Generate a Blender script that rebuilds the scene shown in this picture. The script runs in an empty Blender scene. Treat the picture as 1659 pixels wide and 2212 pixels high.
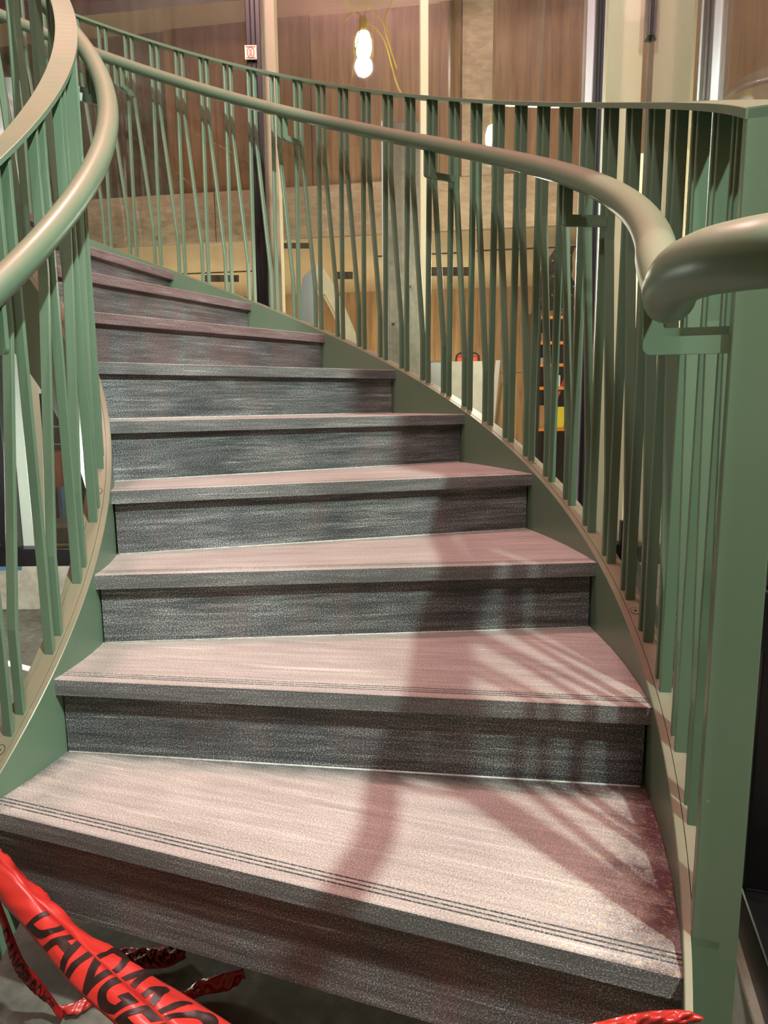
import bpy, bmesh, math, random
from mathutils import Vector, Matrix

random.seed(7)
scene = bpy.context.scene
COL = scene.collection

# ------------------------------------------------------------------ camera
FPX = 1517.687
CAM = Vector((2.189452, -0.476422, 0.897959))
YAW, PIT, ROL = 2.1163363, -0.1566104, -0.0085316
fw = Vector((math.cos(PIT)*math.cos(YAW), math.cos(PIT)*math.sin(YAW), math.sin(PIT)))
rt0 = Vector((math.sin(YAW), -math.cos(YAW), 0.0))
up0 = rt0.cross(fw)
rt = rt0*math.cos(ROL) + up0*math.sin(ROL)
up = -rt0*math.sin(ROL) + up0*math.cos(ROL)
cd = bpy.data.cameras.new('camera'); cam = bpy.data.objects.new('camera', cd); COL.objects.link(cam)
M = Matrix((rt, up, -fw)).transposed().to_4x4(); M.translation = CAM
cam.matrix_world = M
cd.sensor_fit = 'HORIZONTAL'; cd.sensor_width = 36.0; cd.lens = 36.0*FPX/1659.0
cd.clip_start = 0.02; cd.clip_end = 100
scene.camera = cam

def W_(u, v, z):
    h = Vector((fw.x, fw.y, 0)).normalized()
    return Vector((CAM.x, CAM.y, 0)) + Vector((h.y, -h.x, 0))*u + h*v + Vector((0, 0, z))

# ------------------------------------------------------------------ world, exposure
w = bpy.data.worlds.new('world'); scene.world = w; w.use_nodes = True
w.node_tree.nodes['Background'].inputs[0].default_value = (0.9, 0.82, 0.74, 1)
w.node_tree.nodes['Background'].inputs[1].default_value = 0.10
vs = scene.view_settings
vs.view_transform = 'Standard'; vs.look = 'None'; vs.gamma = 1.0; vs.use_curve_mapping = False
vs.exposure = 0.6
try:
    scene.cycles.use_denoising = True
    scene.cycles.max_bounces = 5
    scene.cycles.diffuse_bounces = 3
    scene.cycles.glossy_bounces = 3
    scene.cycles.transparent_max_bounces = 12
    scene.cycles.use_adaptive_sampling = True
    scene.cycles.adaptive_threshold = 0.04
    scene.cycles.sample_clamp_indirect = 4.0
except Exception:
    pass

def lamp(name, loc, energy, color, radius):
    ld = bpy.data.lights.new(name, 'POINT'); ld.energy = energy; ld.color = color; ld.shadow_soft_size = radius
    o = bpy.data.objects.new(name, ld); COL.objects.link(o); o.location = loc
    return o

KEY = Vector((3.42, -0.13, 3.75))        # string light to the right of the stair
OVER = Vector((2.117, -0.692, 4.60))     # string light above the approach
lamp('key_light', KEY + Vector((0, 0, -0.22)), 480, (0.90, 1.0, 0.92), 0.05)
lamp('over_light', OVER + Vector((0, 0, -0.22)), 130, (1.0, 0.88, 0.86), 0.09)
ROSE = Vector((0.6, 0.9, 4.45))        # added rose fill lamp over the upper flight, no known fixture there
lamp('rose_fill', ROSE + Vector((0, 0, -0.22)), 140, (1.0, 0.50, 0.52), 0.10)
LOWL = W_(-2.05, 2.9, 0.62)             # added out-of-view fill lamp, brightens the jamb and curb
lamp('left_fill', LOWL + Vector((0, 0, -0.22)), 15, (1.0, 0.97, 0.90), 0.08)

# ------------------------------------------------------------------ stair constants
H = 0.17
DTH = 0.2058795
RI, RO = 0.9604, 2.1354
OFF, SETB, TTH = -0.0444, 0.0206, 0.0346
NT = 14
ZF = -0.27

hf = Vector((fw.x, fw.y, 0)).normalized()
hr = Vector((hf.y, -hf.x, 0))
def W(u, v, z):
    return Vector((CAM.x, CAM.y, 0)) + hr*u + hf*v + Vector((0, 0, z))
def ray(x, y):
    return fw*FPX + rt*(x-829.5) + up*(1106-y)
def pd(x, y, d):                       # point on the ray of a picture position at distance d along the view axis
    return CAM + ray(x, y)*(d/FPX)
class Frame:                           # a vertical plane across the view, distance v0, turned by phi
    def __init__(s, v0, phi=0.0):
        s.o = W(0, v0, 0)
        s.eu = hr*math.cos(phi) - hf*math.sin(phi)
        s.ev = hr*math.sin(phi) + hf*math.cos(phi)
    def P(s, a, b, z):
        return s.o + s.eu*a + s.ev*b + Vector((0, 0, z))
    def at(s, x, y, b=0.0):
        d = ray(x, y)
        t = ((s.o + s.ev*b - CAM).dot(s.ev))/d.dot(s.ev)
        p = CAM + d*t
        return (p - s.o).dot(s.eu), p.z

class Line:
    def __init__(s, o, d):
        s.o = o; s.eu = d; s.ev = Vector((-d.y, d.x, 0))
    def P(s, a, b, z): return s.o + s.eu*a + s.ev*b + Vector((0, 0, z))

# ------------------------------------------------------------------ object helpers
def props(o, label=None, cat=None, group=None, kind=None):
    if label: o['label'] = label
    if cat: o['category'] = cat
    if group: o['group'] = group
    if kind: o['kind'] = kind
    return o
def empty(name, loc, **k):
    o = bpy.data.objects.new(name, None); COL.objects.link(o); o.location = loc
    o.empty_display_size = 0.1
    return props(o, **k)
def wloc(o):
    v = Vector((0, 0, 0))
    while o is not None:
        v = v + o.location; o = o.parent
    return v
def obj(name, verts, faces, mat, parent=None, smooth=False, uv=None, uv2=None, **k):
    """verts in world space"""
    vs_ = [Vector(v) for v in verts]
    if parent is not None:
        org = wloc(parent); loc = Vector((0, 0, 0))
    else:
        lo = Vector((min(v[i] for v in vs_) for i in range(3))); hi = Vector((max(v[i] for v in vs_) for i in range(3)))
        org = Vector(((lo.x+hi.x)/2, (lo.y+hi.y)/2, lo.z)); loc = org
    me = bpy.data.meshes.new(name)
    me.from_pydata([v-org for v in vs_], [], faces)
    for nm, data in (('UVMap', uv), ('edge', uv2)):
        if data is not None:
            l = me.uv_layers.new(name=nm)
            for poly in me.polygons:
                for li in poly.loop_indices:
                    l.data[li].uv = data[me.loops[li].vertex_index]
    bm = bmesh.new(); bm.from_mesh(me)
    bmesh.ops.recalc_face_normals(bm, faces=bm.faces)
    bm.to_mesh(me); bm.free()
    if smooth:
        for p in me.polygons: p.use_smooth = True
    me.materials.append(mat)
    o = bpy.data.objects.new(name, me); COL.objects.link(o)
    if parent is not None: o.parent = parent
    o.location = loc
    return props(o, **k)
BOXF = [(0,1,2,3),(7,6,5,4),(0,4,5,1),(1,5,6,2),(2,6,7,3),(3,7,4,0)]
def box(name, fr, a0, a1, b0, b1, z0, z1, mat, parent=None, bevel=0.0, **k):
    v = [fr.P(a, b, z) for z in (z0, z1) for a, b in ((a0,b0),(a1,b0),(a1,b1),(a0,b1))]
    o = obj(name, v, BOXF, mat, parent, **k)
    if bevel:
        m = o.modifiers.new('bevel', 'BEVEL'); m.width = bevel; m.segments = 2
    return o
def catmull(pts, n):
    out = []
    P = [pts[0]*2-pts[1]] + list(pts) + [pts[-1]*2-pts[-2]]
    for i in range(1, len(P)-2):
        for j in range(n):
            t = j/n
            out.append(0.5*((2*P[i]) + (P[i+1]-P[i-1])*t + (2*P[i-1]-5*P[i]+4*P[i+1]-P[i+2])*t*t + (3*P[i]-P[i-1]-3*P[i+1]+P[i+2])*t**3))
    out.append(pts[-1].copy())
    return out
def tube(name, pts, r, mat, parent=None, n=16, closed=False, **k):
    V, F = [], []
    prev = None
    N = len(pts)
    for i, p in enumerate(pts):
        if closed: t = pts[(i+1) % N]-pts[i-1]
        else: t = (pts[min(i+1, N-1)]-pts[max(i-1, 0)])
        t = t.normalized()
        if prev is None:
            a = t.cross(Vector((0,0,1)))
            if a.length < 1e-3: a = t.cross(Vector((1,0,0)))
        else:
            a = prev - t*prev.dot(t)
        a.normalize(); prev = a; b = t.cross(a)
        for j in range(n):
            q = 2*math.pi*j/n
            V.append(p + a*(r*math.cos(q)) + b*(r*math.sin(q)))
    for i in range(N if closed else N-1):
        for j in range(n):
            i2 = (i+1) % N
            F.append((i*n+j, i*n+(j+1)%n, i2*n+(j+1)%n, i2*n+j))
    if not closed:
        F.append(tuple(range(n))); F.append(tuple((N-1)*n+j for j in range(n)))
    return obj(name, V, F, mat, parent, smooth=True, **k)
def lathe(name, c, prof, mat, parent=None, n=20, **k):
    V, F = [], []
    for r, z in prof:
        for j in range(n):
            q = 2*math.pi*j/n; V.append(Vector(c)+Vector((r*math.cos(q), r*math.sin(q), z)))
    for i in range(len(prof)-1):
        for j in range(n): F.append((i*n+j, i*n+(j+1)%n, (i+1)*n+(j+1)%n, (i+1)*n+j))
    F.append(tuple(range(n))); F.append(tuple((len(prof)-1)*n+j for j in range(n)))
    return obj(name, V, F, mat, parent, smooth=True, **k)

# ------------------------------------------------------------------ materials
def lin(c):
    def f(x):
        x /= 255.0
        return x/12.92 if x <= 0.04045 else ((x+0.055)/1.055)**2.4
    return (f(c[0]), f(c[1]), f(c[2]), 1.0)
class NT_:
    def __init__(s, name):
        s.m = bpy.data.materials.new(name); s.m.use_nodes = True
        s.t = s.m.node_tree; s.n = s.t.nodes; s.l = s.t.links
        s.b = s.n['Principled BSDF']; s.out = s.n['Material Output']
    def node(s, typ, **kw):
        n = s.n.new(typ)
        for k, v in kw.items():
            if k.startswith('i_'):
                n.inputs[int(k[2:])].default_value = v
            else: setattr(n, k, v)
        return n
    def link(s, a, b): s.l.new(a, b)
    def coord(s, kind='Object', scale=(1,1,1), uvmap=None):
        if uvmap:
            c = s.node('ShaderNodeUVMap'); c.uv_map = uvmap; o = c.outputs[0]
        else:
            c = s.node('ShaderNodeTexCoord'); o = c.outputs[kind]
        mp = s.node('ShaderNodeMapping'); mp.inputs['Scale'].default_value = scale
        s.link(o, mp.inputs[0]); return mp.outputs[0]
    def noise(s, vec, scale, detail=4, rough=0.55, dist=0.0):
        n = s.node('ShaderNodeTexNoise'); n.inputs['Scale'].default_value = scale
        n.inputs['Detail'].default_value = detail; n.inputs['Roughness'].default_value = rough
        n.inputs['Distortion'].default_value = dist
        s.link(vec, n.inputs['Vector']); return n.outputs[0]
    def ramp(s, fac, stops):
        r = s.node('ShaderNodeValToRGB'); e = r.color_ramp.elements
        while len(e) < len(stops): e.new(0.5)
        for el, (p, c) in zip(e, stops):
            el.position = p; el.color = c if len(c) == 4 else lin(c)
        s.link(fac, r.inputs[0]); return r.outputs[0]
    def mix(s, fac, a, b, mode='MIX'):
        n = s.node('ShaderNodeMix', data_type='RGBA', blend_type=mode)
        for v, idx in ((fac, 0), (a, 6), (b, 7)):
            if isinstance(v, (int, float)): n.inputs[idx].default_value = v
            elif isinstance(v, tuple): n.inputs[idx].default_value = v if len(v) == 4 else lin(v)
            else: s.link(v, n.inputs[idx])
        return n.outputs[2]
    def math(s, op, a, b=0.0, clamp=False):
        n = s.node('ShaderNodeMath', operation=op, use_clamp=clamp)
        for v, idx in ((a, 0), (b, 1)):
            if isinstance(v, (int, float)): n.inputs[idx].default_value = v
            else: s.link(v, n.inputs[idx])
        return n.outputs[0]
    def bump(s, h, strength=0.2, dist=0.002):
        n = s.node('ShaderNodeBump'); n.inputs['Strength'].default_value = strength
        n.inputs['Distance'].default_value = dist
        s.link(h, n.inputs['Height']); s.link(n.outputs[0], s.b.inputs['Normal'])
    def col(s, c): s.link(c, s.b.inputs['Base Color'])
    def set(s, rough=0.5, metal=0.0, spec=0.5):
        s.b.inputs['Roughness'].default_value = rough; s.b.inputs['Metallic'].default_value = metal
        s.b.inputs['Specular IOR Level'].default_value = spec

def mottled(name, a, b, scale=8.0, rough=0.6, metal=0.0, stretch=(1,1,1), detail=5, bump=0.0, spec=0.5):
    t = NT_(name); v = t.coord('Object', stretch)
    f = t.noise(v, scale, detail)
    t.col(t.ramp(f, [(0.3, a), (0.7, b)])); t.set(rough, metal, spec)
    if bump: t.bump(f, bump)
    return t.m

def mat_green():
    t = NT_('green_paint'); v = t.coord('Object')
    f = t.noise(v, 3.0, 2)
    c = t.ramp(f, [(0.3, (96, 124, 101)), (0.7, (104, 132, 108))])
    sc = t.noise(v, 55.0, 2)
    m = t.ramp(sc, [(0.79, (0,0,0,1)), (0.81, (1,1,1,1))])
    c = t.mix(t.math('MULTIPLY', m, 0.35), c, (170, 190, 165))
    geo = t.node('ShaderNodeNewGeometry'); sep = t.node('ShaderNodeSeparateXYZ'); t.link(geo.outputs['Normal'], sep.inputs[0])
    upm = t.math('MULTIPLY', t.math('SUBTRACT', sep.outputs[2], 0.02), 1.35, True)
    dn = t.ramp(t.noise(v, 14.0, 4), [(0.25, (0.42,0.42,0.42,1)), (0.7, (0.72,0.72,0.72,1))])
    c = t.mix(t.math('MULTIPLY', upm, dn), c, (142, 125, 102))
    t.col(c); t.set(0.36, 0.0, 0.5)
    return t.m
def mat_stone(name, dust, rosy=0.0):
    """dark banded gneiss; where the face looks up it carries pale pinkish dust"""
    t = NT_(name)
    v = t.coord(uvmap='UVMap', scale=(1,1,1))
    vs1 = t.coord(uvmap='UVMap', scale=(3.0, 42.0, 1)); vs2 = t.coord(uvmap='UVMap', scale=(9.0, 130.0, 1))
    st = t.noise(vs1, 1.0, 5, 0.6, 0.35); st2 = t.noise(vs2, 1.0, 4, 0.6, 0.3)
    vsp = t.coord(uvmap='UVMap', scale=(350.0, 440.0, 1)); sp = t.noise(vsp, 1.0, 3, 0.7)
    big = t.noise(v, 2.3, 3)
    f = t.math('ADD', t.math('MULTIPLY', st, 0.17), t.math('MULTIPLY', st2, 0.14))
    f = t.math('ADD', f, t.math('MULTIPLY', sp, 0.71))
    f = t.math('ADD', f, t.math('MULTIPLY', t.math('SUBTRACT', big, 0.5), 0.16))
    lines = t.ramp(t.noise(t.coord(uvmap='UVMap', scale=(2.2, 75.0, 1)), 1.0, 5, 0.62, 0.4), [(0.60, (0,0,0,1)), (0.72, (1,1,1,1))])
    f = t.math('ADD', f, t.math('MULTIPLY', lines, 0.085))
    dark = t.ramp(f, [(0.40, (28, 33, 36)), (0.49, (66, 74, 77)), (0.56, (112, 120, 121)), (0.65, (216, 223, 220))])
    pale = t.ramp(f, [(0.36, (106, 102, 99)), (0.47, (150, 144, 138)), (0.56, (176, 169, 161)), (0.66, (222, 216, 206))])
    if dust == 2:
        ev = t.node('ShaderNodeUVMap'); ev.uv_map = 'edge'
        se = t.node('ShaderNodeSeparateXYZ'); t.link(ev.outputs[0], se.inputs[0])
        nz = t.noise(v, 9.0, 6, 0.65)
        wob = t.math('MULTIPLY', t.math('SUBTRACT', nz, 0.5), 0.42)
        back = t.math('MULTIPLY', t.math('SUBTRACT', t.math('ADD', se.outputs[1], t.math('MULTIPLY', wob, 0.4)), 0.83), 9.0, True)
        side = t.math('MULTIPLY', t.math('SUBTRACT', t.math('ADD', se.outputs[0], wob), 0.90), 9.0, True)
        left = t.math('MULTIPLY', t.math('SUBTRACT', t.math('ADD', t.math('SUBTRACT', 1.0, se.outputs[0]), t.math('MULTIPLY', wob, 0.5)), 0.955), 16.0, True)
        wet = t.math('MAXIMUM', t.math('MAXIMUM', back, side), left)
        damp = t.mix(side, t.mix(0.45, dark, (38, 40, 42)), t.mix(0.6, dark, (96, 42, 48)))
        pale = t.mix(t.math('MULTIPLY', wet, 0.95), pale, damp)
        ysp = t.ramp(t.noise(v, 95.0, 4), [(0.56, (0,0,0,1)), (0.70, (1,1,1,1))])
        near = t.math('MULTIPLY', t.math('SUBTRACT', se.outputs[0], 0.72), 6.0, True)
        pale = t.mix(t.math('MULTIPLY', t.math('MULTIPLY', ysp, near), 0.5), pale, (214, 190, 140))
    geo = t.node('ShaderNodeNewGeometry'); sep = t.node('ShaderNodeSeparateXYZ'); t.link(geo.outputs['Normal'], sep.inputs[0])
    upm = t.math('MULTIPLY', t.math('SUBTRACT', sep.outputs[2], 0.5), 4.0, True)
    if dust:
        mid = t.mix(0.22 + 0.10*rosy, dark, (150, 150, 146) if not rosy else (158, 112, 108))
        c = t.mix(upm, mid, pale)
    else:
        dr = t.noise(t.coord(uvmap='UVMap', scale=(9.0, 1.2, 1)), 1.0, 3)
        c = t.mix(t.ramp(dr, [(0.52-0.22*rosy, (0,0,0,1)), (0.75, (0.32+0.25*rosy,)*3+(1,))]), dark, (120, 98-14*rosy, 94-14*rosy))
    t.col(c); t.set(0.62, 0.0, 0.35)
    return t.m
def mat_wood(name, a, b, c, rough=0.6, vert=True):
    t = NT_(name); sc = (14.0, 14.0, 0.9) if vert else (0.9, 14.0, 14.0)
    v = t.coord('Object', sc); f = t.noise(v, 1.6, 6, 0.6, 0.6)
    v2 = t.coord('Object'); k = t.noise(v2, 1.7, 3)
    col = t.ramp(f, [(0.3, a), (0.52, b), (0.72, c)])
    col = t.mix(t.math('MULTIPLY', k, 0.35), col, a)
    vo = t.node('ShaderNodeTexVoronoi'); vo.inputs['Scale'].default_value = 2.6; t.link(v2, vo.inputs['Vector'])
    kn = t.ramp(vo.outputs['Distance'], [(0.03, (1,1,1,1)), (0.06, (0,0,0,1))])
    col = t.mix(t.math('MULTIPLY', kn, 0.6), col, (92, 62, 40))
    t.col(col); t.set(rough, 0, 0.3); return t.m
def mat_glass(name, dust=0.05, tint=(0.93, 0.96, 0.94, 1), k=1.0):
    t = NT_(name); t.n.remove(t.b)
    fr = t.node('ShaderNodeLayerWeight'); fr.inputs[0].default_value = 0.5
    sch = t.math('ADD', t.math('MULTIPLY', t.math('POWER', fr.outputs[1], 5.0), 0.94), 0.045)
    gl = t.node('ShaderNodeBsdfGlossy'); gl.inputs['Roughness'].default_value = 0.015
    tr = t.node('ShaderNodeBsdfTransparent'); tr.inputs[0].default_value = tint
    df = t.node('ShaderNodeBsdfDiffuse'); df.inputs[0].default_value = (0.75, 0.70, 0.64, 1)
    m1 = t.node('ShaderNodeMixShader'); m2 = t.node('ShaderNodeMixShader')
    t.link(t.math('MULTIPLY', sch, k, True), m1.inputs[0]); t.link(tr.outputs[0], m1.inputs[1]); t.link(gl.outputs[0], m1.inputs[2])
    v = t.coord('Object', (16, 16, 1.0)); f = t.noise(v, 1.4, 5, 0.65, 0.3)
    v2 = t.coord('Object'); f2 = t.noise(v2, 1.1, 3)
    d = t.ramp(t.math('ADD', t.math('MULTIPLY', f, 0.6), t.math('MULTIPLY', f2, 0.4)), [(0.35, (0,0,0,1)), (0.75, (1,1,1,1))])
    t.link(t.math('MULTIPLY', d, dust), m2.inputs[0]); t.link(m1.outputs[0], m2.inputs[1]); t.link(df.outputs[0], m2.inputs[2])
    t.link(m2.outputs[0], t.out.inputs[0])
    return t.m
def mat_emit(name, col, strength):
    t = NT_(name); t.b.inputs['Base Color'].default_value = (0.9,0.9,0.9,1)
    t.b.inputs['Emission Color'].default_value = col; t.b.inputs['Emission Strength'].default_value = strength
    return t.m
def mat_concrete(name, a, b, c, rough=0.75):
    t = NT_(name); v = t.coord('Object')
    f = t.noise(v, 2.2, 7, 0.62); g = t.noise(v, 26.0, 4); sp = t.noise(v, 190.0, 2)
    col = t.ramp(t.math('ADD', t.math('MULTIPLY', f, 0.7), t.math('MULTIPLY', g, 0.3)), [(0.32, a), (0.5, b), (0.68, c)])
    col = t.mix(t.ramp(sp, [(0.62, (0,0,0,1)), (0.72, (0.5,0.5,0.5,1))]), col, a)
    t.col(col); t.set(rough, 0, 0.3); t.bump(g, 0.2, 0.002); return t.m

G = mat_green()
S_RISER = mat_stone('gneiss_riser', 0)
S_TREAD = mat_stone('gneiss_tread', 1)
S_DAMP = mat_stone('gneiss_tread_damp', 2)
S_RISER_R = mat_stone('gneiss_riser_stain_pinklit', 0, 1.0)  # pink drip stains and the tint of pink light, both in the colour
S_TREAD_R = mat_stone('gneiss_tread_stain_pinklit', 1, 1.0)  # pink light on the upper nosings mixed into the stained stone colour
M_SEAL = mottled('pale_sealant', (176, 180, 176), (220, 224, 218), 60, 0.7)
M_BLACK = mottled('black_anodised', (10, 10, 12), (22, 20, 24), 20, 0.32, spec=0.5)
M_ALU = mottled('brushed_aluminium', (150, 152, 156), (196, 197, 200), 4, 0.3, 0.6, (1,1,0.1))
M_FLOOR = mat_concrete('slab_concrete', (58, 55, 48), (92, 89, 80), (134, 130, 118))
M_CURB = mat_concrete('curb_concrete', (132, 126, 112), (168, 163, 148), (196, 192, 178))
M_COLM = mat_concrete('column_concrete', (76, 76, 68), (102, 102, 92), (126, 125, 114))
M_PLY = mat_wood('plywood_warm', (132, 102, 68), (172, 138, 96), (194, 164, 120))
M_PLYD = mat_wood('plywood_brown', (104, 78, 50), (136, 104, 70), (158, 124, 86))
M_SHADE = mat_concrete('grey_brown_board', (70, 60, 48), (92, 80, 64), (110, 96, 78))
M_PLYP = mat_wood('plywood_pale', (146, 124, 100), (172, 150, 122), (192, 172, 144), vert=False)
M_CEILB = mottled('drywall_cream', (196, 178, 142), (208, 192, 158), 2, 0.8)
M_CREAM = mottled('cream_paint', (226, 216, 180), (238, 230, 200), 2, 0.55)
M_WHITE = mottled('white_paint', (216, 214, 206), (232, 230, 224), 3, 0.5)
M_PINK = mottled('pink_insulation', (196, 132, 130), (210, 150, 144), 5, 0.7)
M_BEAM = mottled('maroon_primer', (36, 14, 18), (58, 24, 28), 6, 0.5)
M_GLASS = mat_glass('storefront_glass', 0.035, k=1.2)
M_RED = mottled('red_film', (176, 44, 38), (190, 54, 46), 5, 0.3, spec=0.6)
M_REDD = mottled('dark_red_film', (130, 20, 24), (168, 30, 32), 5, 0.28, spec=0.6)
M_INK = mottled('tape_ink', (26, 18, 16), (44, 28, 24), 30, 0.4)
M_YEL = mottled('yellow_plastic', (220, 200, 30), (240, 222, 60), 6, 0.45)
M_ORANGE = mottled('orange_steel', (206, 120, 30), (226, 146, 48), 6, 0.5)
M_ORED = mottled('orange_red_plastic', (232, 66, 24), (246, 86, 36), 6, 0.4)
M_OLIVE = mottled('olive_steel', (96, 84, 30), (120, 106, 40), 6, 0.5)
M_RUST = mottled('rust_plastic', (104, 58, 40), (132, 76, 52), 6, 0.5)
M_MARBLE = mottled('white_marble', (214, 212, 196), (240, 238, 224), 9, 0.35)
M_DARK = mottled('dark_void', (14, 13, 12), (28, 26, 24), 4, 0.8)
M_CARD = mottled('cardboard', (150, 112, 72), (176, 138, 94), 5, 0.8)
M_POLY = mottled('black_poly_sheet', (14, 14, 15), (40, 40, 42), 12, 0.18, spec=0.8)
M_BLUE = mottled('blue_plastic', (60, 92, 120), (88, 122, 150), 5, 0.4)
M_PALEB = mottled('pale_blue_laminate', (150, 160, 168), (172, 180, 186), 2, 0.45)
M_CREAML = mottled('cream_plywood_edge', (206, 196, 160), (226, 218, 188), 7, 0.6)
M_POLYW = mottled('white_poly_sheet', (206, 212, 214), (236, 240, 240), 6, 0.35, bump=0.4)
M_BULB = mat_emit('lamp_glow', (0.92, 1.0, 0.94, 1), 60)
M_TUBE = mat_emit('tube_glow', (1.0, 0.97, 0.86, 1), 9)
M_SKIN = mottled('cream_pvc', (220, 206, 180), (232, 220, 198), 3, 0.5)

# ------------------------------------------------------------------ room shell
F0 = Frame(0.0)
GV = 3.95                                # distance of the glazed front behind the stair
FG = Frame(GV)
flr = box('floor', F0, -7, 7, -4.5, GV+0.05, ZF-0.15, ZF, M_FLOOR, kind='structure')
def onfloor(x, y, z):
    d = ray(x, y); return CAM + d*((z-CAM.z)/d.z)
q = [onfloor(x, y, ZF) for x, y in ((-90, 1412), (84, 1456), (80, 1444), (-90, 1400))]
obj('painted_line', q+[p+Vector((0, 0, 0.002)) for p in q], BOXF, M_WHITE, flr)
box('ceiling', F0, -7, 7, -4.5, GV-0.15, 5.05, 5.2, M_PINK, kind='structure')
box('wall_behind', F0, -7, 7, -4.6, -4.5, ZF, 5.2, M_PLYD, kind='structure')
box('wall_right', F0, 4.6, 4.7, -4.5, 9.6, ZF, 5.2, M_DARK, kind='structure')
box('wall_left', F0, -7.1, -7, -4.5, 9.6, ZF, 5.2, M_PLYD, kind='structure')

# glazed front: curb, sill, mullions, panes
aL = -3.2
aC = FG.at(1384, 600)[0]
box('trim_1', FG, aL, aC+0.4, -0.05, 0.20, ZF, -0.015, M_CURB, kind='structure', bevel=0.006)
a0 = FG.at(-20, 1218, -0.05)[0]; a1 = FG.at(46, 1218, -0.05)[0]
box('masking_tape', FG, a0, a1, -0.053, -0.03, -0.035, -0.0135, M_BLUE, label='strip of blue masking tape along the curb edge under the stair', cat='tape')
w1 = empty('window_1', FG.P(0, 0, -0.015), kind='structure')
box('sill', FG, aL, aC, -0.04, 0.06, -0.015, 0.085, M_BLACK, w1, bevel=0.003)
mx = []
for x0, x1 in ((546, 576), (1268, 1288)):
    a0, a1 = FG.at(x0, 400)[0], FG.at(x1, 400)[0]
    mx.append((a0, a1))
    m = box('mullion', FG, a0, a1, -0.05, 0.06, 0.085, 5.0, M_BLACK, w1, bevel=0.003)
    if x0 > 1000:
        box('edge_strip', FG, a0-0.035, a0, -0.03, 0.04, 0.085, 5.0, M_ALU, m)
        box('edge_strip', FG, a1, a1+0.012, -0.03, 0.04, 0.085, 5.0, M_ALU, m)
    for q in (0.3, 0.62):
        box('glazing_bead', FG, a0+(a1-a0)*q, a0+(a1-a0)*q+0.006, -0.056, -0.05, 0.085, 5.0, M_DARK, m)
aM = FG.at(4, 900)[0]
box('mullion', FG, aM-0.05, aM+0.02, -0.05, 0.06, 0.085, 5.0, M_BLACK, w1, bevel=0.003)
edges = [(aL, aM-0.05), (aM+0.02, mx[0][0]), (mx[0][1], mx[1][0]-0.035), (mx[1][1], aC)]
for a0, a1 in edges:
    box('pane', FG, a0, a1, -0.006, 0.006, 0.085, 5.0, M_GLASS, w1)
box('joint', FG, aC-0.008, aC+0.008, -0.02, 0.02, 0.085, 5.0, M_BLACK, w1)
zc = FG.at(1384, 62)[1]
box('patch_fitting', FG, aC-0.03, aC+0.03, -0.035, 0.035, zc-0.05, zc+0.35, M_BLACK, w1, bevel=0.004)
a_, z_ = FG.at(1343, 1148)
box('patch_fitting', FG, a_-0.02, a_+0.02, -0.05, -0.01, z_-0.07, z_+0.07, M_BLACK, w1, bevel=0.004)
# small notice on the mullion
a0, z0 = FG.at(535, 142); a1, z1 = FG.at(559, 112)
sg = empty('mullion_notice', FG.P((a0+a1)/2, -0.07, z0), label='small pink and white notice clipped to the black mullion', cat='sign')
box('plate', FG, a0, a1, -0.07, -0.062, z0, z1, M_SKIN, sg)
cc = FG.P((a0+a1)/2, -0.072, (z0+z1)/2)
ring = [cc + FG.eu*(0.017*math.cos(q))*1.0 + Vector((0,0,0.026*math.sin(q))) for q in [i*math.pi/8 for i in range(16)]]
tube('symbol_ring', ring, 0.003, M_PINK, sg, 6, closed=True)
box('symbol_bar', FG, (a0+a1)/2-0.006, (a0+a1)/2+0.006, -0.074, -0.07, (z0+z1)/2-0.014, (z0+z1)/2+0.014, M_PINK, sg)
for dz in (0.1, 0.9):
    box('printed_line', FG, a0+0.006, a1-0.006, -0.0725, -0.07, z0+(z1-z0)*dz-0.002, z0+(z1-z0)*dz+0.002, M_PINK, sg)

# side glazing running toward the viewer on the right
pA = FG.P(aC, 0, 0); pB = Vector((2.168, 0.80, 0)); dB = (pB-pA).normalized()
LS = Line(pA, dB); LL = (pB-pA).length
box('trim_2', LS, 0.06, LL+0.55, -0.05, 0.12, ZF, -0.015, M_CURB, kind='structure', bevel=0.006)
w2 = empty('window_2', LS.P(LL/2, 0, -0.015), kind='structure')
box('sill', LS, 0.06, LL+0.55, -0.035, 0.07, -0.015, 0.07, M_BLACK, w2, bevel=0.004)
box('pane', LS, 0.02, LL-0.03, -0.006, 0.006, 0.07, 5.0, M_GLASS, w2)
box('mullion', LS, LL-0.03, LL+0.03, -0.03, 0.12, 0.07, 5.0, M_BLACK, w2, bevel=0.004)
box('pane', LS, LL+0.03, LL+0.50, 0.04, 0.05, 0.07, 2.6, M_GLASS, w2)
dk = box('hinge', LS, LL+0.0, LL+0.05, -0.05, -0.03, 0.50, 0.60, M_BLACK, w2, bevel=0.004)

# ------------------------------------------------------------------ fit-out beyond the glass
PH = 0.17
FF = Frame(5.75, PH)          # fascia and upper wall
FB = Frame(8.75, PH)          # far plywood wall
box('wall_room_floor', Frame(0), -4.5, 4.6, GV+0.2, 10.4, -0.12, -0.02, M_PLY, kind='structure').name = 'floor_room'
zc0 = 2.2
bc = box('ceiling_room', FF, -4.6, 4.2, 0.0, 3.1, zc0, zc0+0.12, M_CEILB, kind='structure')
wf = empty('wall_fascia', FF.P(0, 0, zc0), kind='structure')
xs = [-4.6, -2.55, -1.35, -0.12, 1.1, 2.3, 4.2]
for i in range(len(xs)-1):
    box('fascia_board', FF, xs[i]+0.003, xs[i+1]-0.003, -0.03-0.004*(i%2), 0.02, zc0-0.02, zc0+0.36, M_PLYP, wf)
wu = empty('wall_upper', FF.P(0, 0, zc0+0.36), kind='structure')
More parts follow.
